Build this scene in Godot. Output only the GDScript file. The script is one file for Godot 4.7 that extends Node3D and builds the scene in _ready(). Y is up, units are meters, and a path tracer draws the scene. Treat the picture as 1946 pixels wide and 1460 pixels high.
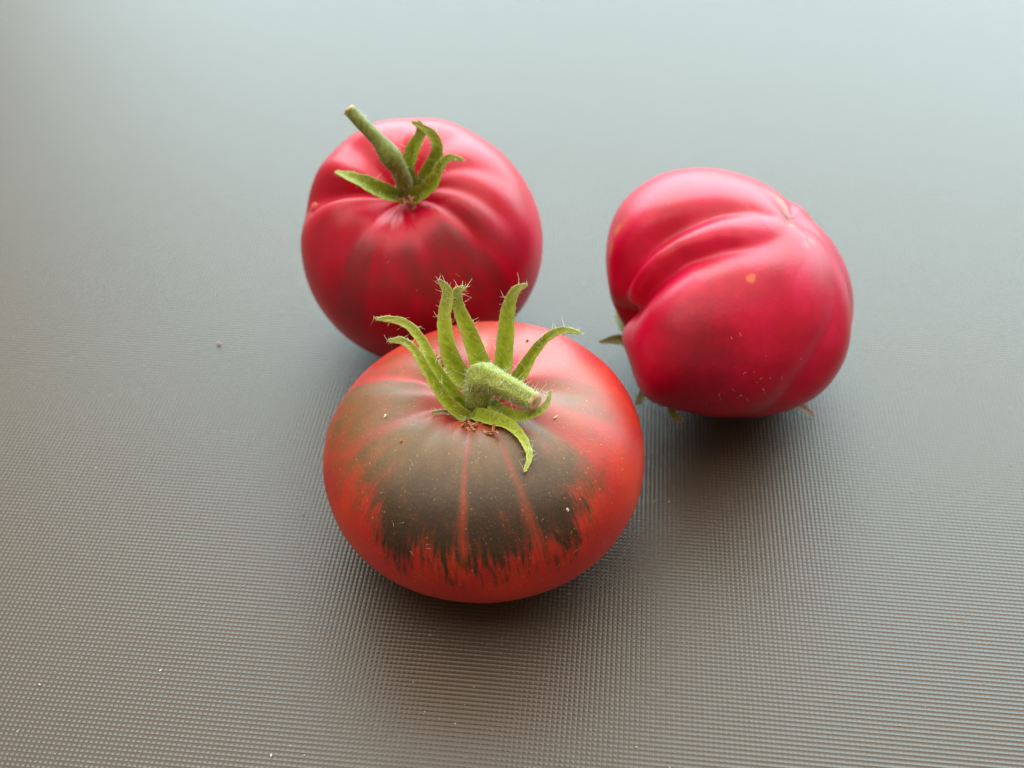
extends Node3D

var rng := RandomNumberGenerator.new()


func _ready() -> void:
	rng.seed = 4242
	# ---------------------------------------------------------------- camera
	var cam := Camera3D.new()
	cam.name = "camera"
	var lens := CameraAttributesPhysical.new()
	lens.frustum_focal_length = 34.92
	lens.frustum_focus_distance = 0.281
	lens.frustum_near = 0.02
	lens.frustum_far = 20.0
	lens.exposure_aperture = 9.4
	cam.attributes = lens
	cam.fov = 37.95
	cam.near = 0.02
	cam.far = 20.0
	cam.position = Vector3(0, 0.25, 0)
	cam.rotation_degrees = Vector3(-42.4, 0, 0)
	add_child(cam)
	cam.current = true
	# ---------------------------------------------------------------- surroundings and light
	var env := Environment.new()
	env.background_mode = Environment.BG_COLOR
	env.background_color = Color(1.0, 0.86, 0.72)
	env.background_energy_multiplier = 0.5
	env.tonemap_mode = Environment.TONE_MAPPER_LINEAR
	env.tonemap_exposure = 1.0
	env.sdfgi_enabled = true
	env.ssao_enabled = true
	env.ssil_enabled = true
	var we := WorldEnvironment.new()
	we.name = "surroundings"
	we.environment = env
	add_child(we)
	# the broad window beyond the far side of the table, and the paler daylight that falls from overhead
	daylight("window_light", Vector3(0.70, 0.72, -1.15), Vector3(0, -0.12, 1.0), Vector2(2.5, 1.30), 2.15, Color(0.83, 0.965, 1.0))
	daylight("overhead_light", Vector3(-0.25, 1.45, -0.85), Vector3(0, -1.0, 0.03), Vector2(3.7, 2.4), 0.78, Color(1.0, 0.96, 0.90))

	make_tabletop()
	make_front_tomato()
	make_rear_tomato()
	make_right_tomato()
	make_scraps()


func daylight(called: String, at: Vector3, towards: Vector3, size: Vector2, energy: float, tone: Color) -> void:
	var l := AreaLight3D.new()
	l.name = called
	l.area_size = size
	l.area_normalize_energy = false
	l.light_energy = energy
	l.light_color = tone
	l.shadow_enabled = true
	add_child(l)
	l.look_at_from_position(at, at + towards, Vector3(0, 0, -1) if absf(towards.normalized().y) > 0.9 else Vector3.UP)


# ==================================================================== helpers
func tag(o: Node3D, label := "", category := "", group := "", kind := "") -> void:
	if label:
		o.set_meta("label", label)
	if category:
		o.set_meta("category", category)
	if group:
		o.set_meta("group", group)
	if kind:
		o.set_meta("kind", kind)


func piece(called: String, mesh: Mesh, material: Material, parent: Node3D) -> MeshInstance3D:
	var o := MeshInstance3D.new()
	o.name = called
	o.mesh = mesh
	o.material_override = material
	parent.add_child(o, true)
	return o


func thing(called: String, at: Vector3, label: String, category: String, group := "") -> Node3D:
	var o := Node3D.new()
	o.name = called
	o.position = at
	add_child(o, true)
	tag(o, label, category, group)
	return o


# A grid of points, rows x columns; each row closes on itself when «closed». Normals point away from the centres.
func grid(rows: Array, centres: PackedVector3Array, closed: bool, colours := PackedColorArray(), uvs := PackedVector2Array()) -> ArrayMesh:
	var nr := rows.size()
	var nc: int = rows[0].size()
	var v := PackedVector3Array()
	for r in rows:
		v.append_array(r)
	var n := PackedVector3Array()
	n.resize(v.size())
	var index := PackedInt32Array()
	var cols := nc if closed else nc - 1
	var turn := 0.0
	for i in nr - 1:
		for j in cols:
			var a := i * nc + j
			var b := i * nc + (j + 1) % nc
			var c := a + nc
			var d := b + nc
			index.append_array(PackedInt32Array([a, b, d, a, d, c]))
			var fn := (v[d] - v[a]).cross(v[b] - v[a]) + (v[c] - v[a]).cross(v[d] - v[a])
			n[a] += fn
			n[b] += fn
			n[c] += fn
			n[d] += fn
			turn += fn.dot((v[a] + v[d]) * 0.5 - centres[i])
	if turn < 0.0:
		for k in range(0, index.size(), 3):
			var t := index[k + 1]
			index[k + 1] = index[k + 2]
			index[k + 2] = t
		for k in n.size():
			n[k] = -n[k]
	if not closed:  # the two ends of a row lie on one seam
		for i in nr:
			if v[i * nc].distance_to(v[i * nc + nc - 1]) < 1e-6:
				var s := n[i * nc] + n[i * nc + nc - 1]
				n[i * nc] = s
				n[i * nc + nc - 1] = s
	for k in n.size():
		n[k] = n[k].normalized()
	var arrays := []
	arrays.resize(Mesh.ARRAY_MAX)
	arrays[Mesh.ARRAY_VERTEX] = v
	arrays[Mesh.ARRAY_NORMAL] = n
	arrays[Mesh.ARRAY_INDEX] = index
	if colours.size() == v.size():
		arrays[Mesh.ARRAY_COLOR] = colours
	if uvs.size() == v.size():
		arrays[Mesh.ARRAY_TEX_UV] = uvs
	var m := ArrayMesh.new()
	m.add_surface_from_arrays(Mesh.PRIMITIVE_TRIANGLES, arrays)
	return m


func spline(points: Array, s: float) -> Vector3:
	var n := points.size() - 1
	var i := clampi(int(s * n), 0, n - 1)
	var t := s * n - i
	var p0: Vector3 = points[maxi(i - 1, 0)]
	var p1: Vector3 = points[i]
	var p2: Vector3 = points[i + 1]
	var p3: Vector3 = points[mini(i + 2, n)]
	return 0.5 * ((2.0 * p1) + (p2 - p0) * t + (2.0 * p0 - 5.0 * p1 + 4.0 * p2 - p3) * t * t + (3.0 * p1 - p0 - 3.0 * p2 + p3) * t * t * t)


func along(values: Array, s: float) -> float:
	var x := s * (values.size() - 1)
	var i := clampi(int(x), 0, values.size() - 2)
	return lerpf(values[i], values[i + 1], smoothstep(0.0, 1.0, x - i) * 0.5 + (x - i) * 0.5)


func curve_at(table: Array, x: float) -> float:
	for i in table.size() - 1:
		if x <= table[i + 1][0]:
			return lerpf(table[i][1], table[i + 1][1], clampf((x - table[i][0]) / (table[i + 1][0] - table[i][0]), 0.0, 1.0))
	return table[-1][1]


# A tube along points given in millimetres, with its own colour function.
func tube(points: Array, radii: Array, steps: int, sides: int, wobble: FastNoiseLite, amount: float, light: Color, dark: Color, ridge := 0.0) -> ArrayMesh:
	var rows := []
	var centres := PackedVector3Array()
	var colours := PackedColorArray()
	var side := Vector3.ZERO
	for i in steps + 1:
		var s := float(i) / steps
		var p := spline(points, s) * 0.001
		var t := (spline(points, minf(s + 0.01, 1.0)) - spline(points, maxf(s - 0.01, 0.0))).normalized()
		if side == Vector3.ZERO:
			side = t.cross(Vector3(0.3, 0.2, 0.9)).normalized()
		side = (side - t * side.dot(t)).normalized()
		var up := t.cross(side)
		var row := PackedVector3Array()
		var r := along(radii, s) * 0.001
		if i == 0 or i == steps:
			r *= 0.02
		for k in sides:
			var a := TAU * k / sides
			var d := side * cos(a) + up * sin(a)
			var w := wobble.get_noise_3dv((p + d * r) * 1000.0)
			row.append(p + d * r * (1.0 + amount * w + ridge * cos(5.0 * a + 1.7 * s)))
			colours.append(dark.lerp(light, clampf(0.55 + w * 0.9, 0.0, 1.0)))
		rows.append(row)
		centres.append(p)
	return grid(rows, centres, true, colours)


# A sepal: a folded, tapering strip with thickness that follows the points (mm).
func sepal_mesh(points: Array, widths: Array, wobble: FastNoiseLite, face: Vector3, twist: float, light: Color, dark: Color, pale: Color) -> ArrayMesh:
	var rows := []
	var centres := PackedVector3Array()
	var colours := PackedColorArray()
	var steps := 44
	var sides := 18
	for i in steps + 1:
		var s := float(i) / steps
		var p := spline(points, s) * 0.001
		var t := (spline(points, minf(s + 0.02, 1.0)) - spline(points, maxf(s - 0.02, 0.0))).normalized()
		var side := t.cross(face).normalized()
		var up := side.cross(t).normalized()
		side = side.rotated(t, twist * s)
		up = up.rotated(t, twist * s)
		var w := along(widths, s) * 0.00088 * (1.0 + 0.10 * wobble.get_noise_2d(s * 90.0, 7.0))
		var thick := minf(0.00062, w * 0.5)
		var cap := 0.03 if (i == 0 or i == steps) else 1.0
		var row := PackedVector3Array()
		for k in sides:
			var a := TAU * k / sides
			var x := cos(a) * 0.5 * w * cap
			var y := sin(a) * 0.5 * thick * cap
			var e := absf(cos(a))
			y += w * (0.34 * e * e - 0.10) * (1.0 - 0.6 * s) - 0.00016 * exp(-pow(e / 0.15, 2.0)) * signf(sin(a)) * cap
			var q := p + side * x + up * y
			var b := wobble.get_noise_3dv(q * 1000.0 * 1.6)
			row.append(q + up * (b * 0.00034 * sin(a) * cap) + side * (b * 0.00022 * cos(a) * cap))
			var c := dark.lerp(light, clampf(0.5 + b * 0.9 + 0.45 * (e - 0.5), 0.0, 1.0))
			c = c.lerp(pale, clampf(smoothstep(0.45, 1.0, s) * 0.6 + 0.5 * pow(e, 5.0), 0.0, 1.0))
			c = c.lerp(dark * 0.7, 0.55 * exp(-pow(e / 0.14, 2.0)) * (1.0 - s))
			c = c.lerp(Color(0.36, 0.22, 0.10), 0.7 * smoothstep(0.955, 1.0, s + 0.02 * b))
			colours.append(c)
		rows.append(row)
		centres.append(p)
	return grid(rows, centres, true, colours)


# Fine plant hairs that stand on a mesh: joined, because nobody could count them.
func hairs(on: ArrayMesh, count: int, low: float, high: float, thick: float, lean: float) -> ArrayMesh:
	var a := on.surface_get_arrays(0)
	var v: PackedVector3Array = a[Mesh.ARRAY_VERTEX]
	var n: PackedVector3Array = a[Mesh.ARRAY_NORMAL]
	var st := SurfaceTool.new()
	st.begin(Mesh.PRIMITIVE_TRIANGLES)
	for h in count:
		var k := rng.randi() % v.size()
		var k2 := (k + 1) % v.size()
		var p := v[k].lerp(v[k2], rng.randf()) if v[k].distance_to(v[k2]) < 0.002 else v[k]
		var d := (n[k] + Vector3(rng.randfn(), rng.randfn(), rng.randfn()) * lean).normalized()
		var bend := Vector3(rng.randfn(), rng.randfn(), rng.randfn()) * 0.35
		strand(st, p, d, bend, rng.randf_range(low, high), thick, (n[k] + Vector3(0, 0.8, -0.3)).normalized())
	return st.commit()


func strand(st: SurfaceTool, p: Vector3, d: Vector3, bend: Vector3, length: float, thick: float, lit := Vector3.UP) -> void:
	var x := d.cross(Vector3(0.31, 0.77, 0.55)).normalized()
	var y := d.cross(x).normalized()
	var rings := []
	for i in 4:
		var s := i / 3.0
		var c := p + (d * s + bend * s * s * 0.6) * length
		var r := thick * (1.0 - 0.75 * s)
		rings.append([c + x * r, c - x * r * 0.5 + y * r * 0.87, c - x * r * 0.5 - y * r * 0.87])
	for i in 3:
		for k in 3:
			var k2 := (k + 1) % 3
			for q in [rings[i][k], rings[i + 1][k2], rings[i][k2], rings[i][k], rings[i + 1][k], rings[i + 1][k2]]:
				st.set_normal((lit + (q - p).normalized() * 0.25).normalized())
				st.add_vertex(q)


func noise(seed_: int, frequency: float, octaves := 3) -> FastNoiseLite:
	var f := FastNoiseLite.new()
	f.seed = seed_
	f.noise_type = FastNoiseLite.TYPE_SIMPLEX_SMOOTH
	f.frequency = frequency
	f.fractal_octaves = octaves
	return f


# Noise as bytes, drawn at a small size that wraps round and stretched to w x h.
func plane(seed_: int, frequency: float, sw: int, sh: int, w: int, h: int, octaves := 3) -> PackedByteArray:
	var im := noise(seed_, frequency, octaves).get_seamless_image(sw, sh)
	im.convert(Image.FORMAT_L8)
	im.resize(w, h, Image.INTERPOLATE_CUBIC)
	return im.get_data()


# ==================================================================== tomato bodies
# A point of the skin in the fruit's own axes: phi goes round the axis (0 towards the near side), alpha from the pole down.
func skin_point(b: Dictionary, phi: float, alpha: float) -> Vector3:
	var s := sin(alpha)
	var c := cos(alpha)
	var r: float = b.a * pow(pow(s + 1e-9, b.n) + pow(absf(c) / b.k + 1e-9, b.n), -1.0 / b.n)
	var m := 1.0
	for e in b.e:
		m += e[1] * cos(e[0] * (phi - e[2])) * s * s * (1.0 + e[3] * c)
	r *= m
	r -= b.dimple[0] * exp(-pow(alpha / b.dimple[1], 2.0)) + b.dimple[2] * exp(-pow((PI - alpha) / b.dimple[3], 2.0))
	for g in b.grooves:  # phi (or its path down the fruit), slope, width, depth, alpha, reach, share of the ridges beside it
		var middle: float = curve_at(g[0], alpha) if g[0] is Array else g[0]
		var dp := wrapf(phi - middle - g[1] * (alpha - g[4]), -PI, PI)
		if absf(dp) > 4.0 * g[2]:
			continue
		var reach := exp(-pow((alpha - g[4]) / g[5], 2.0))
		var x: float = absf(dp) / (g[2] * (1.0 + (1.3 * exp(-pow(alpha / 0.6, 2.0)) if g[0] is Array else 0.0)))
		var ridge: float = g[6] if g.size() > 6 else 0.2
		r *= 1.0 - g[3] * reach * (exp(-pow(x, 1.7)) - ridge * exp(-pow((x - 2.1) / 0.9, 2.0)))
	return Vector3(s * sin(phi), c, s * cos(phi)) * r


func fruit_basis(ax: float, az: float) -> Basis:
	var y := Vector3(sin(deg_to_rad(az)), cos(deg_to_rad(az)) * cos(deg_to_rad(ax)), cos(deg_to_rad(az)) * sin(deg_to_rad(ax)))
	var z := (Vector3(0, 0, 1) - y * y.z).normalized()
	return Basis(y.cross(z), y, z)


func skin_mesh(b: Dictionary) -> ArrayMesh:
	var nu := 300
	var nv := 190
	var rows := []
	var centres := PackedVector3Array()
	var uvs := PackedVector2Array()
	var turn := fruit_basis(b.ax, b.az)
	var lump := noise(b.seed, 28.0, 2)
	for i in nv + 1:
		var alpha := PI * i / nv
		var row := PackedVector3Array()
		for j in nu + 1:
			var phi := TAU * j / nu - PI
			var p := skin_point(b, phi, clampf(alpha, 0.0015, PI - 0.0015))
			p *= 1.0 + 0.006 * lump.get_noise_3dv(p)
			row.append(turn * p + Vector3(0, b.height, 0))
			uvs.append(Vector2(float(j) / nu, float(i) / nv))
		row[nu] = row[0]
		rows.append(row)
		centres.append(Vector3(0, b.height, 0))
	return grid(rows, centres, false, PackedColorArray(), uvs)


func on_skin(b: Dictionary, phi: float, alpha: float, lift := 0.0) -> Vector3:
	var p := skin_point(b, phi, alpha)
	return fruit_basis(b.ax, b.az) * (p + p.normalized() * lift) + Vector3(0, b.height, 0)


func skin_material(colours: Image, grain: float, seed_: int, rough: float, shine: float) -> StandardMaterial3D:
	var m := StandardMaterial3D.new()
	m.resource_name = "tomato_skin"
	m.albedo_texture = ImageTexture.create_from_image(colours)
	m.roughness = rough
	m.metallic_specular = shine
	var bumps := noise(seed_, 0.16, 2).get_seamless_image(1024, 512)
	bumps.convert(Image.FORMAT_RGBA8)
	bumps.bump_map_to_normal_map(grain)
	m.normal_enabled = true
	m.normal_texture = ImageTexture.create_from_image(bumps)
	m.normal_scale = 1.0
	m.subsurf_scatter_enabled = true
	m.subsurf_scatter_strength = 0.08
	return m


func dots(im: Image, count: int, tone: Color, share: float, size: float, low: float, high: float) -> void:
	var w := im.get_width()
	var h := im.get_height()
	for k in count:
		var alpha := acos(rng.randf_range(cos(high), cos(low)))
		var x := rng.randi() % w
		var y := int(alpha / PI * h)
		var ry := size * rng.randf_range(0.6, 1.4)
		var rx := ry / maxf(sin(alpha), 0.15)
		var strength := share * rng.randf_range(0.4, 1.0)
		for dy in range(-ceili(ry), ceili(ry) + 1):
			for dx in range(-ceili(rx), ceili(rx) + 1):
				var f := 1.0 - (dx * dx / (rx * rx + 0.01) + dy * dy / (ry * ry + 0.01))
				if f > 0.0 and y + dy >= 0 and y + dy < h:
					var px := posmod(x + dx, w)
					im.set_pixel(px, y + dy, im.get_pixel(px, y + dy).lerp(tone, strength * minf(f * 1.5, 1.0)))


# ==================================================================== colours of the three skins
func front_colours() -> Image:
	var w := 2048
	var h := 1024
	var soft := plane(11, 0.02, 512, 256, w, h)
	var streak := plane(12, 0.045, 1024, 32, w, h, 3)
	var fine := plane(13, 0.085, 2048, 150, w, h, 3)
	var blot := plane(14, 0.05, 512, 256, w, h, 4)
	# where the green shoulder ends and how deep its tone is, round the fruit
	var ends := [[-3.2, 1.15], [-2.6, 1.0], [-2.1, 1.05], [-1.9, 1.30], [-1.32, 1.28], [-1.15, 1.22], [-1.0, 1.18], [-0.80, 1.16], [-0.66, 1.29], [-0.57, 1.44], [-0.44, 1.40], [-0.30, 1.36], [-0.14, 1.45], [0.04, 1.43], [0.14, 1.41], [0.28, 1.37], [0.42, 1.37], [0.54, 1.43], [0.62, 1.38], [0.72, 1.26], [0.83, 1.24], [0.95, 1.16], [1.2, 1.08], [1.5, 1.10], [1.75, 1.02], [2.2, 0.9], [3.2, 1.15]]
	var depth := [[-3.2, 0.35], [-2.25, 0.50], [-2.06, 0.42], [-1.98, 0.10], [-1.9, 0.80], [-1.5, 0.80], [-1.35, 0.80], [-1.22, 0.50], [-1.05, 0.86], [-0.75, 0.96], [-0.6, 1.0], [-0.14, 1.0], [-0.085, 0.45], [-0.03, 1.0], [0.29, 0.98], [0.36, 0.58], [0.42, 0.98], [0.62, 0.96], [0.74, 0.84], [0.92, 0.74], [1.0, 0.30], [1.25, 0.34], [1.42, 0.66], [1.66, 0.62], [1.85, 0.10], [2.4, 0.1], [3.2, 0.35]]
	var end_row := PackedFloat32Array()
	var depth_row := PackedFloat32Array()
	var front_row := PackedFloat32Array()
	for x in w:
		var phi := TAU * x / w - PI
		front_row.append(smoothstep(-1.1, -0.45, phi) * (1.0 - smoothstep(0.5, 1.1, phi)))
		end_row.append(curve_at(ends, phi))
		depth_row.append(curve_at(depth, phi))
	var bytes := PackedByteArray()
	bytes.resize(w * h * 3)
	var at := 0
	for y in h:
		var alpha := PI * y / h
		var opening := smoothstep(0.26, 0.70, alpha)
		var mid := smoothstep(0.62, 1.22, alpha)
		for x in w:
			var k := y * w + x
			var s := soft[k] / 255.0
			var st := streak[k] / 255.0
			var f := fine[k] / 255.0
			var bl := blot[k] / 255.0
			# red flesh
			var r := 186.0 + 34.0 * (s - 0.5)
			var g := 38.0 + 34.0 * (s - 0.5) + 8.0 * (f - 0.5)
			var b := 24.0 - 12.0 * (s - 0.5)
			# green-brown shoulder that frays into streaks
			var edge: float = end_row[x] + (0.06 + 0.12 * front_row[x]) * (st - 0.5) + (0.08 + 0.12 * front_row[x]) * (f - 0.5) + 0.16 * (bl - 0.5) - alpha
			var m := (0.52 * smoothstep(-0.20 - 0.10 * (1.0 - front_row[x]), 0.22, edge) + 0.34 * smoothstep(-0.04 - 0.16 * (1.0 - front_row[x]), 0.12, edge) + 0.35 * front_row[x] * smoothstep(0.50, 0.66, f) * smoothstep(-0.12 - 0.1 * bl, 0.02, edge) * (1.0 - smoothstep(0.05, 0.25, edge)) + 0.16 * smoothstep(0.05, 0.3, edge)) * opening
			m *= clampf(depth_row[x] * (1.06 + 0.40 * (bl - 0.5) + 0.14 * (f - 0.5) + 0.16 * (st - 0.5)), 0.0, 1.0)
			if m > 0.003:
				var t := clampf(mid * depth_row[x] * front_row[x] + 0.4 * (bl - 0.5), 0.0, 1.0)
				m = minf(m, 0.97)
				r = lerpf(r, lerpf(98.0, 42.0, t), m)
				g = lerpf(g, lerpf(75.0, 31.0, t), m)
				b = lerpf(b, lerpf(30.0, 14.0, t), m)
			bytes[at] = clampi(int(r), 0, 255)
			bytes[at + 1] = clampi(int(g), 0, 255)
			bytes[at + 2] = clampi(int(b), 0, 255)
			at += 3
	var im := Image.create_from_data(w, h, false, Image.FORMAT_RGB8, bytes)
	dots(im, 30000, Color8(205, 145, 85), 0.45, 0.9, 0.4, 2.4)
	dots(im, 1500, Color8(235, 195, 140), 0.7, 1.2, 0.4, 2.0)
	return im


func rear_colours() -> Image:
	var w := 1024
	var h := 512
	var soft := plane(21, 0.02, 512, 256, w, h)
	var streak := plane(22, 0.06, 512, 16, w, h, 3)
	var fine := plane(23, 0.035, 512, 192, w, h, 3)
	var shade := [[-3.2, 0.1], [-1.5, 0.15], [-1.25, 0.35], [-1.0, 0.25], [-0.78, 0.35], [-0.66, 0.95], [-0.5, 0.80], [-0.38, 0.30], [-0.2, 0.70], [-0.05, 0.45], [0.1, 0.75], [0.3, 0.70], [0.5, 0.85], [0.8, 0.90], [0.93, 0.15], [1.05, 0.70], [1.22, 0.45], [1.4, 0.1], [3.2, 0.1]]
	var shade_row := PackedFloat32Array()
	for x in w:
		shade_row.append(curve_at(shade, TAU * x / w - PI))
	var bytes := PackedByteArray()
	bytes.resize(w * h * 3)
	var at := 0
	for y in h:
		var alpha := PI * y / h
		var band := smoothstep(0.35, 0.62, alpha) * (1.0 - smoothstep(1.05, 1.6, alpha))
		for x in w:
			var k := y * w + x
			var s := soft[k] / 255.0 - 0.5
			var st := streak[k] / 255.0 - 0.5
			var f := fine[k] / 255.0 - 0.5
			var m := clampf(band * shade_row[x] * (0.70 + 0.40 * band * st + 1.0 * f + 0.8 * s), 0.0, 0.68)
			bytes[at] = clampi(int(lerpf(184.0 + 34.0 * s, 104.0, m)), 0, 255)
			bytes[at + 1] = clampi(int(lerpf(3.0 + 26.0 * s, 44.0, m)), 0, 255)
			bytes[at + 2] = clampi(int(lerpf(45.0 + 30.0 * s, 42.0, m)), 0, 255)
			at += 3
	var im := Image.create_from_data(w, h, false, Image.FORMAT_RGB8, bytes)
	dots(im, 7000, Color8(205, 90, 80), 0.25, 0.7, 0.4, 2.4)
	return im


func right_colours(b: Dictionary) -> Image:
	var w := 1024
	var h := 512
	var soft := plane(31, 0.02, 512, 256, w, h)
	var fine := plane(32, 0.10, 512, 256, w, h, 4)
	# patches: centre (phi, alpha), size in metres, tone, share
	var patches := [
		[-2.55, 0.16, 0.0028, Color8(206, 118, 78), 0.75], [-2.50, 0.26, 0.0028, Color8(206, 110, 76), 0.7], [-2.40, 0.36, 0.0026, Color8(204, 96, 76), 0.5], [-2.0, 0.06, 0.0024, Color8(206, 118, 78), 0.6],
		[-0.4, 0.20, 0.0016, Color8(210, 126, 84), 0.8], [0.09, 0.41, 0.0016, Color8(222, 110, 88), 0.75], [0.41, 0.32, 0.0018, Color8(222, 110, 88), 0.7], [0.1, 0.27, 0.0018, Color8(220, 104, 92), 0.5],
		[-0.47, 1.02, 0.0016, Color8(196, 108, 58), 0.85], [-1.67, 1.60, 0.0024, Color8(190, 100, 40), 0.75], [-1.66, 1.50, 0.0022, Color8(190, 84, 40), 0.5], [-1.63, 1.72, 0.0024, Color8(180, 104, 44), 0.7],
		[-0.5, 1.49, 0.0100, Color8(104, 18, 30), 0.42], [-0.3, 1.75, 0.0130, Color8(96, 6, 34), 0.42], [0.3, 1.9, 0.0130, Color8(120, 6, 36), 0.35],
		[-1.30, 0.14, 0.0011, Color8(84, 44, 18), 0.95], [-0.9, 0.10, 0.0012, Color8(72, 38, 16), 0.95], [-0.7, 0.15, 0.0010, Color8(84, 44, 18), 0.95],
	]
	var spots := []
	for p in patches:
		spots.append(skin_point_fast(b, p[0], p[1]))
	var bytes := PackedByteArray()
	bytes.resize(w * h * 3)
	var at := 0
	for y in h:
		var alpha := PI * y / h
		for x in w:
			var k := y * w + x
			var s := soft[k] / 255.0 - 0.5
			var f := fine[k] / 255.0 - 0.5
			var c := Color8(clampi(int(178 + 34 * s + 14 * f), 0, 255), clampi(int(1 + 24 * s + 10 * f), 0, 255), clampi(int(50 + 34 * s), 0, 255))
			var q := skin_point_fast(b, TAU * x / w - PI, alpha)
			for i in spots.size():
				var d: float = q.distance_to(spots[i]) / patches[i][2]
				if d < 1.8:
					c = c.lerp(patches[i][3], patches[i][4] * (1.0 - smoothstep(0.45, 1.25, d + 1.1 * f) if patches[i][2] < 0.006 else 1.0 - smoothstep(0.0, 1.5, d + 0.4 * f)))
			bytes[at] = c.r8
			bytes[at + 1] = c.g8
			bytes[at + 2] = c.b8
			at += 3
	var im := Image.create_from_data(w, h, false, Image.FORMAT_RGB8, bytes)
	dots(im, 7000, Color8(205, 80, 90), 0.22, 0.7, 0.4, 2.4)
	return im


func skin_point_fast(b: Dictionary, phi: float, alpha: float) -> Vector3:
	var s := sin(alpha)
	var c := cos(alpha)
	return Vector3(s * sin(phi), c, s * cos(phi)) * (b.a / sqrt(s * s + c * c / (b.k * b.k)))


# ==================================================================== materials of the green parts
var green: StandardMaterial3D
var down: StandardMaterial3D
var dry: StandardMaterial3D


func plant(rough: float, glow: Color) -> StandardMaterial3D:
	var m := StandardMaterial3D.new()
	m.vertex_color_use_as_albedo = true
	m.roughness = rough
	m.metallic_specular = 0.35
	m.rim_enabled = true
	m.rim = 0.35
	m.rim_tint = 0.5
	if glow != Color.BLACK:
		m.backlight_enabled = true
		m.backlight = glow
	return m


func greens() -> void:
	if green:
		return
	green = plant(0.55, Color(0.45, 0.5, 0.2))
	dry = plant(0.8, Color.BLACK)
	down = StandardMaterial3D.new()
	down.albedo_color = Color(0.86, 0.88, 0.74)
	down.roughness = 0.45
	down.backlight_enabled = true
	down.backlight = Color(0.8, 0.8, 0.7)


func add_sepals(root: Node3D, list: Array, seed_: int, light: Color, dark: Color, pale: Color, hair_count: int) -> void:
	for i in list.size():
		var wobble := noise(seed_ + i, 0.55, 3)
		var face: Vector3 = list[i][2] if list[i].size() > 2 else Vector3(0, 0.6, 0.8)
		var twist: float = list[i][3] if list[i].size() > 3 else 0.0
		var mesh := sepal_mesh(list[i][0], list[i][1], wobble, face, twist, light, dark, pale)
		var o := piece("sepal", mesh, green, root)
		if hair_count:
			var hh := piece("hairs", hairs(mesh, hair_count, 0.0006, 0.0024, 0.000048, 0.7), down, o)
			tag(hh, "", "", "", "stuff")


func withered_petal(called: String, at: Vector3, size: float, seed_: int, root: Node3D) -> void:
	# a tangle of curled brown ribbons, one shrivelled flower part
	var r := RandomNumberGenerator.new()
	r.seed = seed_
	var st := SurfaceTool.new()
	st.begin(Mesh.PRIMITIVE_TRIANGLES)
	for i in 7:
		var p := Vector3(r.randfn() * 0.35, r.randfn() * 0.2, r.randfn() * 0.3) * size * 1000.0
		var pts := [p]
		var d := Vector3(r.randfn(), r.randf_range(-0.6, 0.3), r.randf_range(0.0, 1.0)).normalized()
		for k in 4:
			p += d * size * 350.0
			d = (d + Vector3(r.randfn(), r.randfn(), r.randfn()) * 0.8).normalized()
			pts.append(p)
		var mm := sepal_mesh(pts, [0.6, 0.9, 0.8, 0.6, 0.3], noise(seed_ + i, 0.9, 2), Vector3(0.3, 0.7, 0.6), r.randf_range(-2.0, 2.0), Color(0.50, 0.24, 0.13), Color(0.24, 0.10, 0.05), Color(0.62, 0.38, 0.24))
		st.append_from(mm, 0, Transform3D(Basis(), at * 0.001))
	piece(called, st.commit(), dry, root)


func cut_end(at: Vector3, towards: Vector3, radius: float, seed_: int, parent: Node3D) -> void:
	# the torn, woody end of a stalk
	var r := noise(seed_, 0.9, 2)
	var t := towards.normalized()
	var pts := [at - t * 0.9, at - t * 0.3, at + t * 0.25, at + t * 0.55]
	var m := tube(pts, [radius * 0.75, radius * 0.98, radius * 0.86, radius * 0.5], 12, 16, r, 0.30, Color(0.70, 0.53, 0.30), Color(0.22, 0.13, 0.06))
	piece("cut_end", m, dry, parent)


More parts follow.
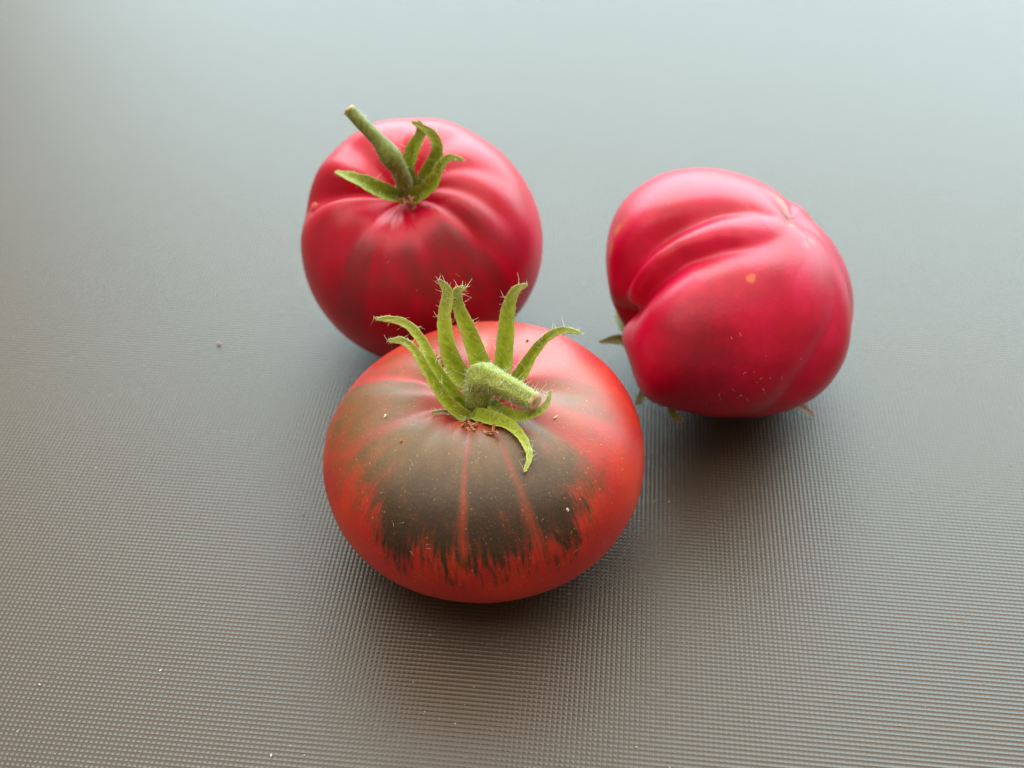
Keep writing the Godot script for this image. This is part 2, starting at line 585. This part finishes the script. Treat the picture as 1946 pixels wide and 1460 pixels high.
# ==================================================================== the three tomatoes
func make_front_tomato() -> void:
	greens()
	var b := {
		"a": 0.0443, "k": 0.584, "n": 2.37, "dimple": [0.010, 0.35, 0.003, 0.3], "ax": 2.1, "az": -5.0, "height": 0.0262, "seed": 1,
		"e": [[2, 0.003, 0.97, -0.5], [3, 0.006, 0.66, 0.0], [1, 0.001, 1.77, 0.0]],
		"grooves": [
			[-0.09, 0.0, 0.13, 0.030, 0.40, 0.35], [0.38, 0.0, 0.14, 0.022, 0.45, 0.35], [-0.62, 0.0, 0.16, 0.035, 0.40, 0.32], [-1.22, 0.0, 0.18, 0.050, 0.42, 0.36], [-1.98, 0.0, 0.16, 0.040, 0.5, 0.5],
			[0.95, 0.0, 0.18, 0.040, 0.42, 0.40], [1.55, 0.0, 0.20, 0.045, 0.5, 0.45], [2.3, 0.0, 0.2, 0.04, 0.5, 0.45], [3.0, 0.0, 0.2, 0.04, 0.5, 0.4], [-2.6, 0.0, 0.2, 0.035, 0.5, 0.4],
		],
	}
	var root := thing("tomato", Vector3(-0.0077, 0, -0.2160), "red tomato with a dark green-brown shoulder and upright hairy green sepals, nearest of the three", "tomato", "tomatoes on the table")
	var skin := piece("skin", skin_mesh(b), skin_material(front_colours(), 0.12, 91, 0.44, 0.58), root)
	tag(skin, "red skin with olive-brown streaked shoulder")
	var light := Color(0.40, 0.50, 0.030)
	var dark := Color(0.20, 0.29, 0.010)
	var pale := Color(0.52, 0.58, 0.20)
	var list := [
		[[Vector3(-2.7, 45.8, 5.0), Vector3(-7.5, 52.6, 3.5), Vector3(-12.0, 58.1, -0.2), Vector3(-15.9, 63.0, -6.0), Vector3(-20.8, 65.7, -9.8), Vector3(-28.3, 66.1, -10.8)], [4.2, 4.3, 3.6, 3.0, 2.6, 1.0]],
		[[Vector3(-3.4, 47.6, 7.7), Vector3(-8.7, 52.3, 6.5), Vector3(-13.3, 58.0, 2.7), Vector3(-17.1, 62.3, -2.0), Vector3(-20.6, 63.7, -4.6), Vector3(-24.4, 63.3, -4.9)], [4.2, 4.0, 3.2, 2.6, 2.4, 1.0]],
		[[Vector3(-1.8, 49.4, -1.6), Vector3(-6.6, 54.0, -3.8), Vector3(-9.3, 60.1, -7.4), Vector3(-10.0, 65.7, -12.5), Vector3(-9.1, 70.7, -15.7), Vector3(-11.4, 74.4, -16.4)], [5.5, 6.3, 5.0, 4.0, 3.4, 1.2]],
		[[Vector3(0.6, 49.2, -2.8), Vector3(-0.8, 54.5, -6.3), Vector3(-3.4, 60.8, -10.7), Vector3(-6.2, 66.3, -14.4), Vector3(-6.7, 70.8, -15.8), Vector3(-4.2, 73.0, -15.1)], [5.0, 6.2, 5.0, 3.8, 3.0, 1.0]],
		[[Vector3(3.8, 49.0, -2.0), Vector3(5.3, 54.5, -6.3), Vector3(6.0, 60.3, -10.3), Vector3(6.7, 66.1, -14.2), Vector3(8.4, 70.9, -15.9), Vector3(11.5, 73.5, -15.6)], [4.6, 5.4, 5.2, 4.4, 3.0, 1.2]],
		[[Vector3(5.6, 49.7, -0.2), Vector3(9.4, 53.6, -2.1), Vector3(13.1, 59.0, -5.0), Vector3(16.9, 63.5, -6.4), Vector3(20.9, 65.4, -6.8), Vector3(25.6, 65.5, -5.6)], [4.4, 4.6, 3.2, 2.6, 2.2, 0.9]],
		[[Vector3(2.5, 49.9, 4.6), Vector3(5.3, 51.0, 9.1), Vector3(9.3, 52.4, 11.9), Vector3(13.7, 54.4, 12.8), Vector3(16.3, 56.3, 11.7), Vector3(17.5, 59.3, 9.6)], [3.6, 4.6, 3.6, 2.6, 2.0, 0.7], Vector3(-0.2, 0.9, 0.4)],
		[[Vector3(-2.3, 48.3, 6.8), Vector3(2.2, 50.2, 10.4), Vector3(7.0, 51.8, 14.4), Vector3(10.5, 51.4, 19.2), Vector3(12.0, 50.1, 23.8), Vector3(10.7, 48.7, 27.8)], [4.2, 4.8, 3.6, 2.6, 1.9, 0.7], Vector3(0.2, 0.8, 0.5)],
		[[Vector3(-4.4, 48.9, 9.8), Vector3(-6.7, 47.9, 6.6), Vector3(-9.8, 49.0, 6.4), Vector3(-13.1, 49.8, 7.9)], [1.2, 1.1, 0.9, 1.1]],
	]
	add_sepals(root, list, 300, light, dark, pale, 100)
	var stalk := tube([Vector3(-1.4, 42.6, 0.5), Vector3(-1.3, 48.0, 2.0), Vector3(-0.7, 53.6, 2.4), Vector3(0.3, 57.3, 2.7), Vector3(3.4, 57.7, 4.6), Vector3(7.6, 57.6, 7.4), Vector3(10.8, 57.4, 9.8), Vector3(13.5, 57.2, 12.0)], [4.8, 4.0, 3.7, 4.2, 3.3, 2.9, 2.6, 2.5], 130, 44, noise(77, 2.4, 2), 0.06, Color(0.36, 0.43, 0.08), Color(0.16, 0.22, 0.03), 0.06)
	var stem := piece("stem", stalk, green, root)
	cut_end(Vector3(13.5, 57.4, 12.0), Vector3(3.5, -0.3, 3.0), 2.6, 5, stem)
	tag(piece("hairs", hairs(stalk, 3000, 0.0002, 0.00065, 0.00004, 0.5), down, stem), "", "", "", "stuff")
	tag(piece("hairs", hairs(stalk, 150, 0.0012, 0.0034, 0.00005, 0.6), down, stem), "", "", "", "stuff")
	withered_petal("withered_petal", Vector3(-3.1, 49.0, 11.8), 0.0030, 61, root)
	withered_petal("withered_petal", Vector3(2.6, 49.6, 14.6), 0.0038, 62, root)
	withered_petal("withered_petal", Vector3(-11.1, 50.6, -13.4), 0.0032, 63, root)
	speck("white_fleck", b, 0.604, 1.227, 0.0013, 0.0006, 2.4, Color(0.9, 0.88, 0.82), Color(0.7, 0.66, 0.6), root)
	speck("white_fleck", b, -1.354, 0.809, 0.0012, 0.0008, 0.4, Color(0.85, 0.82, 0.76), Color(0.6, 0.5, 0.42), root)
	speck("black_speck", b, 2.541, 0.826, 0.0011, 0.0007, 1.0, Color(0.08, 0.04, 0.04), Color(0.02, 0.01, 0.01), root)
	speck("brown_speck", b, -0.9, 0.80, 0.0011, 0.0006, 0.2, Color(0.40, 0.16, 0.08), Color(0.2, 0.06, 0.03), root)
	speck("tan_fleck", b, 1.134, 0.78, 0.0018, 0.0006, 0.9, Color(0.62, 0.42, 0.28), Color(0.45, 0.25, 0.16), root)
	tag(piece("lint", lint(b, 30, 0.1, 0.8, 0.6, 1.6), down, root), "", "", "", "stuff")


func make_rear_tomato() -> void:
	var b := {
		"a": 0.0393, "k": 0.951, "n": 2.13, "dimple": [0.010, 0.35, 0.003, 0.3], "ax": 27.4, "az": -6.9, "height": 0.0385, "seed": 2,
		"e": [[2, 0.009, 0.32, 0.5], [3, 0.016, 1.43, 0.0], [1, 0.001, 0.74, 0.0]],
		"grooves": [
			[-1.79, 0.0, 0.16, 0.150, 0.60, 0.48, 0.1], [-0.74, 0.0, 0.22, 0.042, 0.48, 0.42, 0.15], [-0.26, 0.0, 0.20, 0.030, 0.40, 0.38, 0.1], [0.32, 0.0, 0.20, 0.026, 0.40, 0.38, 0.1], [1.02, -0.45, 0.12, 0.034, 0.58, 0.40, 0.15], [1.45, -0.5, 0.16, 0.032, 0.62, 0.40, 0.1], [1.88, -0.4, 0.17, 0.030, 0.58, 0.38, 0.1],
			[2.45, 0.0, 0.2, 0.03, 0.5, 0.5], [3.1, 0.0, 0.2, 0.05, 0.5, 0.5], [-2.5, 0.0, 0.2, 0.03, 0.5, 0.4],
		],
	}
	var root := thing("tomato", Vector3(-0.0298, 0, -0.3008), "pink-red tomato with a long straight green stalk, behind the dark-shouldered tomato", "tomato", "tomatoes on the table")
	piece("skin", skin_mesh(b), skin_material(rear_colours(), 0.10, 92, 0.36, 0.44), root)
	var list := [
		[[Vector3(-1.8, 65.7, 16.8), Vector3(-7.9, 69.8, 19.8), Vector3(-12.3, 72.5, 20.0), Vector3(-16.6, 75.1, 20.4), Vector3(-21.7, 77.0, 20.0)], [4.0, 6.0, 6.0, 4.6, 1.2], Vector3(0.1, 0.75, 0.6), 0.5],
		[[Vector3(-0.1, 68.4, 14.4), Vector3(-1.0, 74.3, 14.3), Vector3(0.6, 79.6, 12.2), Vector3(3.1, 83.9, 9.7), Vector3(2.5, 87.1, 8.1)], [4.4, 4.8, 4.6, 3.4, 1.0]],
		[[Vector3(1.8, 68.4, 14.4), Vector3(6.0, 74.8, 13.9), Vector3(7.9, 80.1, 13.1), Vector3(6.3, 84.1, 10.9), Vector3(0.5, 87.3, 9.3)], [4.5, 5.2, 4.2, 3.2, 1.0]],
		[[Vector3(-0.1, 66.8, 18.5), Vector3(5.8, 72.0, 19.2), Vector3(8.6, 76.9, 17.4), Vector3(11.7, 79.5, 16.4), Vector3(15.7, 78.9, 16.9)], [5.0, 5.0, 3.0, 2.4, 1.0]],
	]
	add_sepals(root, list, 400, Color(0.30, 0.38, 0.015), Color(0.13, 0.19, 0.006), Color(0.38, 0.43, 0.12), 40)
	var stalk := tube([Vector3(-2.1, 64.3, 14.0), Vector3(-2.1, 72.2, 17.6), Vector3(-3.2, 77.8, 19.3), Vector3(-5.1, 81.8, 19.7), Vector3(-8.7, 86.0, 17.2), Vector3(-12.9, 89.1, 14.4), Vector3(-16.8, 92.2, 11.5)], [2.9, 2.5, 2.4, 3.2, 2.1, 1.9, 1.8], 50, 20, noise(78, 0.6, 2), 0.08, Color(0.22, 0.27, 0.06), Color(0.085, 0.115, 0.02))
	var stem := piece("stem", stalk, green, root)
	cut_end(Vector3(-16.8, 92.2, 11.5), Vector3(-4.0, 3.0, -2.9), 1.9, 6, stem)
	tag(piece("hairs", hairs(stalk, 300, 0.0004, 0.0014, 0.00003, 0.5), down, stem), "", "", "", "stuff")
	withered_petal("withered_petal", Vector3(-0.6, 67.4, 19.8), 0.0026, 64, root)
	var blister := piece("blister", flake(0.0045, 0.0035, 0.003, 37, Color(0.62, 0.06, 0.06), Color(0.5, 0.03, 0.04)), plant(0.4, Color.BLACK), root)
	blister.position = on_skin(b, -1.72, 0.95, -0.0014)
	blister.rotation = Vector3(0.4, 0.3, 1.1)
	tag(piece("lint", lint(b, 5, 0.3, 0.4, 0.6, 1.1), down, root), "", "", "", "stuff")


func make_right_tomato() -> void:
	var b := {
		"a": 0.0440, "k": 0.748, "n": 1.93, "dimple": [0.0018, 0.22, 0.003, 0.3], "ax": -3.0, "az": 31.5, "height": 0.0359, "seed": 3,
		"e": [[2, 0.0381, -0.172, -0.8], [3, 0.0348, -0.326, -0.8], [1, 0.013, -0.13, 0.0], [4, -0.0044, -0.115, 0.0]],
		"grooves": [
			[[[0.2, -0.85], [0.5, -1.20], [0.8, -1.28], [1.4, -1.30], [2.2, -1.32]], 0.0, 0.15, 0.170, 1.45, 0.80, 0.0],
			[[[0.3, -0.40], [0.51, -0.50], [0.76, -0.66], [0.98, -0.82], [1.24, -0.94], [1.43, -0.97], [1.62, -1.00], [1.78, -1.02], [1.9, -1.05], [2.0, -1.13], [2.22, -1.32]], 0.0, 0.14, 0.205, 1.75, 0.90, 0.05],
			[-0.466, 0.0, 0.28, -0.141, 1.91, 0.60, 0.0], [[[0.8, 0.62], [0.95, 0.53], [1.17, 0.38], [1.43, 0.29], [1.7, 0.28]], 0.0, 0.15, 0.048, 1.40, 0.50, 0.15], [1.2, 0.0, 0.2, 0.04, 1.2, 0.7], [2.2, 0.0, 0.2, 0.04, 1.2, 0.7], [3.0, 0.0, 0.2, 0.05, 1.1, 0.7],
		],
	}
	var root := thing("tomato", Vector3(0.0672, 0, -0.2772), "crimson tomato lying stalk side down, deeply creased with a tan scar on top", "tomato", "tomatoes on the table")
	piece("skin", skin_mesh(b), skin_material(right_colours(b), 0.10, 93, 0.36, 0.42), root)
	var list := [
		[[Vector3(-20.4, 12.0, 6.9), Vector3(-26.9, 15.0, 3.0), Vector3(-31.9, 16.0, -0.5), Vector3(-38.9, 14.0, -1.7)], [4.5, 5.0, 4.0, 0.8]],
		[[Vector3(-20.4, 12.0, 4.0), Vector3(-26.9, 16.0, -1.0), Vector3(-30.5, 16.5, -6.0), Vector3(-32.9, 16.5, -14.0)], [4.5, 5.0, 3.8, 1.0], Vector3(-0.2, 0.8, 0.5)],
		[[Vector3(-19.9, 11.0, 9.0), Vector3(-22.9, 14.0, 14.0), Vector3(-25.2, 12.0, 17.8), Vector3(-27.8, 8.0, 22.0)], [3.4, 3.4, 3.0, 2.2]],
		[[Vector3(-17.9, 9.0, 10.0), Vector3(-17.1, 7.5, 18.0), Vector3(-16.2, 5.0, 23.0), Vector3(-13.3, 3.6, 25.0)], [3.4, 3.4, 3.0, 2.0]],
	]
	tag(piece("lint", lint(b, 18, -0.05, 0.16, 1.25, 1.75), down, root), "", "", "", "stuff")
	speck("black_speck", b, -0.16, 1.80, 0.0012, 0.0006, 1.6, Color(0.05, 0.02, 0.02), Color(0.02, 0.01, 0.01), root)
	add_sepals(root, list, 500, Color(0.20, 0.26, 0.05), Color(0.08, 0.12, 0.02), Color(0.36, 0.40, 0.20), 20)


# ==================================================================== the table
func make_tabletop() -> void:
	var cells := 16
	var side := 512
	var per := side / cells
	var pitch := 0.001283
	var heights := []
	var r := RandomNumberGenerator.new()
	r.seed = 9
	for i in cells * cells:
		heights.append([r.randf_range(0.93, 1.07), r.randfn() * 0.02, r.randfn() * 0.02])
	var im := Image.create(side, side, false, Image.FORMAT_RGB8)
	for y in side:
		for x in side:
			var cell: Array = heights[(y / per) * cells + x / per]
			var u := (x % per + 0.5) / per - 0.5
			var v := (y % per + 0.5) / per - 0.5
			# a pillow with narrow valleys round it
			var dx := -sin(PI * u) * (0.65 + 0.35 * absf(sin(PI * u))) * (0.55 + 0.45 * cos(PI * v))
			var dy := -sin(PI * v) * (0.65 + 0.35 * absf(sin(PI * v))) * (0.55 + 0.45 * cos(PI * u))
			var n := Vector3(-dx * BUMP * 0.88 * cell[0] + cell[1] * BUMP, -dy * BUMP * 1.15 * cell[0] + cell[2] * BUMP, 1.0).normalized()
			im.set_pixel(x, y, Color(n.x * 0.5 + 0.5, n.y * 0.5 + 0.5, n.z * 0.5 + 0.5))
	var m := StandardMaterial3D.new()
	m.resource_name = "embossed_plastic"
	m.albedo_color = Color(0.058, 0.044, 0.031).linear_to_srgb()
	m.roughness = 0.34
	m.metallic_specular = 0.5
	m.normal_enabled = true
	m.normal_texture = ImageTexture.create_from_image(im)
	m.normal_scale = 1.0
	var st := SurfaceTool.new()
	st.begin(Mesh.PRIMITIVE_TRIANGLES)
	var x0 := -0.85
	var x1 := 0.85
	var z0 := -0.95
	var z1 := 0.25
	var tile := pitch * cells
	var top := [Vector3(x0, 0, z0), Vector3(x1, 0, z0), Vector3(x1, 0, z1), Vector3(x0, 0, z1)]
	var quads := [top]
	for k in 4:
		var p: Vector3 = top[k]
		var q: Vector3 = top[(k + 1) % 4]
		quads.append([q, p, p + Vector3(0, -0.018, 0), q + Vector3(0, -0.018, 0)])
	for q in quads:
		var fn: Vector3 = (q[2] - q[0]).cross(q[1] - q[0]).normalized()
		for k in [0, 1, 2, 0, 2, 3]:
			st.set_normal(fn)
			st.set_uv(Vector2(q[k].x + q[k].y, q[k].z + q[k].y) / tile)
			st.add_vertex(q[k])
	var o := piece("tabletop", st.commit(), m, self)
	o.rotation_degrees.y = -5.7
	tag(o, "dark brown-grey glossy tabletop embossed with fine rows of square bumps", "", "", "structure")


const BUMP := 0.31


# A small solid flake, round-edged and uneven.
func flake(length: float, width: float, high: float, seed_: int, light: Color, dark: Color) -> ArrayMesh:
	var w := noise(seed_, 0.9, 2)
	var rows := []
	var centres := PackedVector3Array()
	var colours := PackedColorArray()
	for i in 9:
		var s := i / 8.0
		var row := PackedVector3Array()
		var r := sqrt(maxf(1.0 - pow(2.0 * s - 1.0, 2.0), 0.002))
		for k in 10:
			var a := TAU * k / 10
			var q := Vector3((s - 0.5) * length, sin(a) * r * high * 0.5 + high * 0.5, cos(a) * r * width * 0.5)
			var b := w.get_noise_3dv(q * 2500.0 + Vector3(seed_, 0, 0))
			row.append(q + Vector3(b, maxf(b, 0.0), -b) * width * 0.22)
			colours.append(dark.lerp(light, clampf(0.6 + b, 0.0, 1.0)))
		rows.append(row)
		centres.append(Vector3((s - 0.5) * length, high * 0.5, 0))
	return grid(rows, centres, true, colours)


# Lint and fine fibres that lie on a fruit: one object, nobody could count them.
func lint(b: Dictionary, count: int, phi: float, spread: float, low: float, high: float) -> ArrayMesh:
	var st := SurfaceTool.new()
	st.begin(Mesh.PRIMITIVE_TRIANGLES)
	for i in count:
		var p := phi + rng.randfn() * spread
		var a := rng.randf_range(low, high)
		var q := on_skin(b, p, a, 0.00006)
		var d := (on_skin(b, p + rng.randfn() * 0.02, a + rng.randfn() * 0.02, 0.00010) - q).normalized()
		strand(st, q, d, Vector3(rng.randfn(), 0.1, rng.randfn()) * 0.25, rng.randf_range(0.0004, 0.0017), 0.000028)
	return st.commit()


func speck(called: String, b: Dictionary, phi: float, alpha: float, length: float, width: float, turn: float, light: Color, dark: Color, root: Node3D) -> void:
	var o := piece(called, flake(length, width, width * 0.5, int(alpha * 900.0), light, dark), dry, root)
	var p := on_skin(b, phi, alpha)
	var up := (on_skin(b, phi, alpha, 0.001) - p).normalized()
	var x := up.cross(Vector3(sin(turn), 0.2, cos(turn))).normalized()
	o.transform = Transform3D(Basis(x, up, x.cross(up)), p)


func make_scraps() -> void:
	var white := Color(0.75, 0.72, 0.66)
	var peach := Color(0.70, 0.48, 0.34)
	var list := [
		[Vector3(-0.1011, 0, -0.294), 0.0015, 0.0011, Color(0.42, 0.33, 0.27), "peach-coloured crumb lying alone on the table left of the stalked tomato"],
		[Vector3(-0.0586, 0, -0.1396), 0.0008, 0.0005, white, "white crumb on the table nearest the lower edge, left of the centre"],
		[Vector3(-0.1211, 0, -0.1594), 0.0009, 0.0005, Color(0.55, 0.46, 0.38), "pale crumb in the lower left corner of the table"],
		[Vector3(-0.0911, 0, -0.1636), 0.0008, 0.0004, white, "tiny white flake on the lower left of the table, right of the corner crumb"],
	]
	for i in list.size():
		var c: Array = list[i]
		var o := piece("crumb", flake(c[1], c[2], c[2] * 0.6, 700 + i, c[3], c[3] * 0.6), dry, self)
		o.position = c[0]
		o.rotation.y = i * 1.3
		tag(o, c[4], "crumb", "crumbs on the table")
	# the shrivelled leaf scrap that sticks out beyond the crimson tomato
	var leaf := sepal_mesh([Vector3(-8, 3.0, -4), Vector3(-3, 3.6, -1.5), Vector3(1.5, 2.8, 1.0), Vector3(6.5, 0.9, 4.0)], [3.5, 4.6, 3.8, 1.0], noise(811, 0.5, 3), Vector3(0.1, 1.0, 0.3), 0.3, Color(0.34, 0.32, 0.24), Color(0.16, 0.15, 0.11), Color(0.42, 0.40, 0.32))
	var l := piece("leaf_scrap", leaf, dry, self)
	l.position = Vector3(0.0653 + 0.0255, 0, -0.2732 + 0.0118)
	tag(l, "grey-beige withered leaf scrap on the table at the right foot of the crimson tomato", "leaf scrap")
	# dust on the table
	var st := SurfaceTool.new()
	st.begin(Mesh.PRIMITIVE_TRIANGLES)
	for i in 900:
		var at := Vector3(rng.randf_range(-0.2, 0.24), 0, -rng.randf_range(0.125, 0.40))
		var size := 0.00013 + 0.00025 * pow(rng.randf(), 4.0)
		if i % 5 == 0:
			strand(st, at + Vector3(0, 0.0001, 0), Vector3(rng.randfn(), 0.05, rng.randfn()).normalized(), Vector3(rng.randfn(), 0, rng.randfn()) * 0.3, rng.randf_range(0.0006, 0.0022), 0.00004)
			continue
		var corners := []
		var a0 := rng.randf() * TAU
		for k in 5:
			var a := a0 + TAU * k / 5
			corners.append(at + Vector3(cos(a), 0.25, sin(a)) * size * rng.randf_range(0.6, 1.3))
		var top := at + Vector3(0, size * 0.9, 0)
		for k in 5:
			var p: Vector3 = corners[k]
			var q: Vector3 = corners[(k + 1) % 5]
			for tri in [[p, q, top], [q, p, at]]:
				for w in tri:
					st.set_normal((w - at + Vector3(0, size * 0.2, 0)).normalized())
					st.add_vertex(w)
	var dusty := StandardMaterial3D.new()
	dusty.albedo_color = Color(0.60, 0.58, 0.53)
	dusty.roughness = 0.8
	var dust := piece("dust", st.commit(), dusty, self)
	tag(dust, "pale specks and short fibres of dust scattered over the tabletop", "dust", "", "stuff")
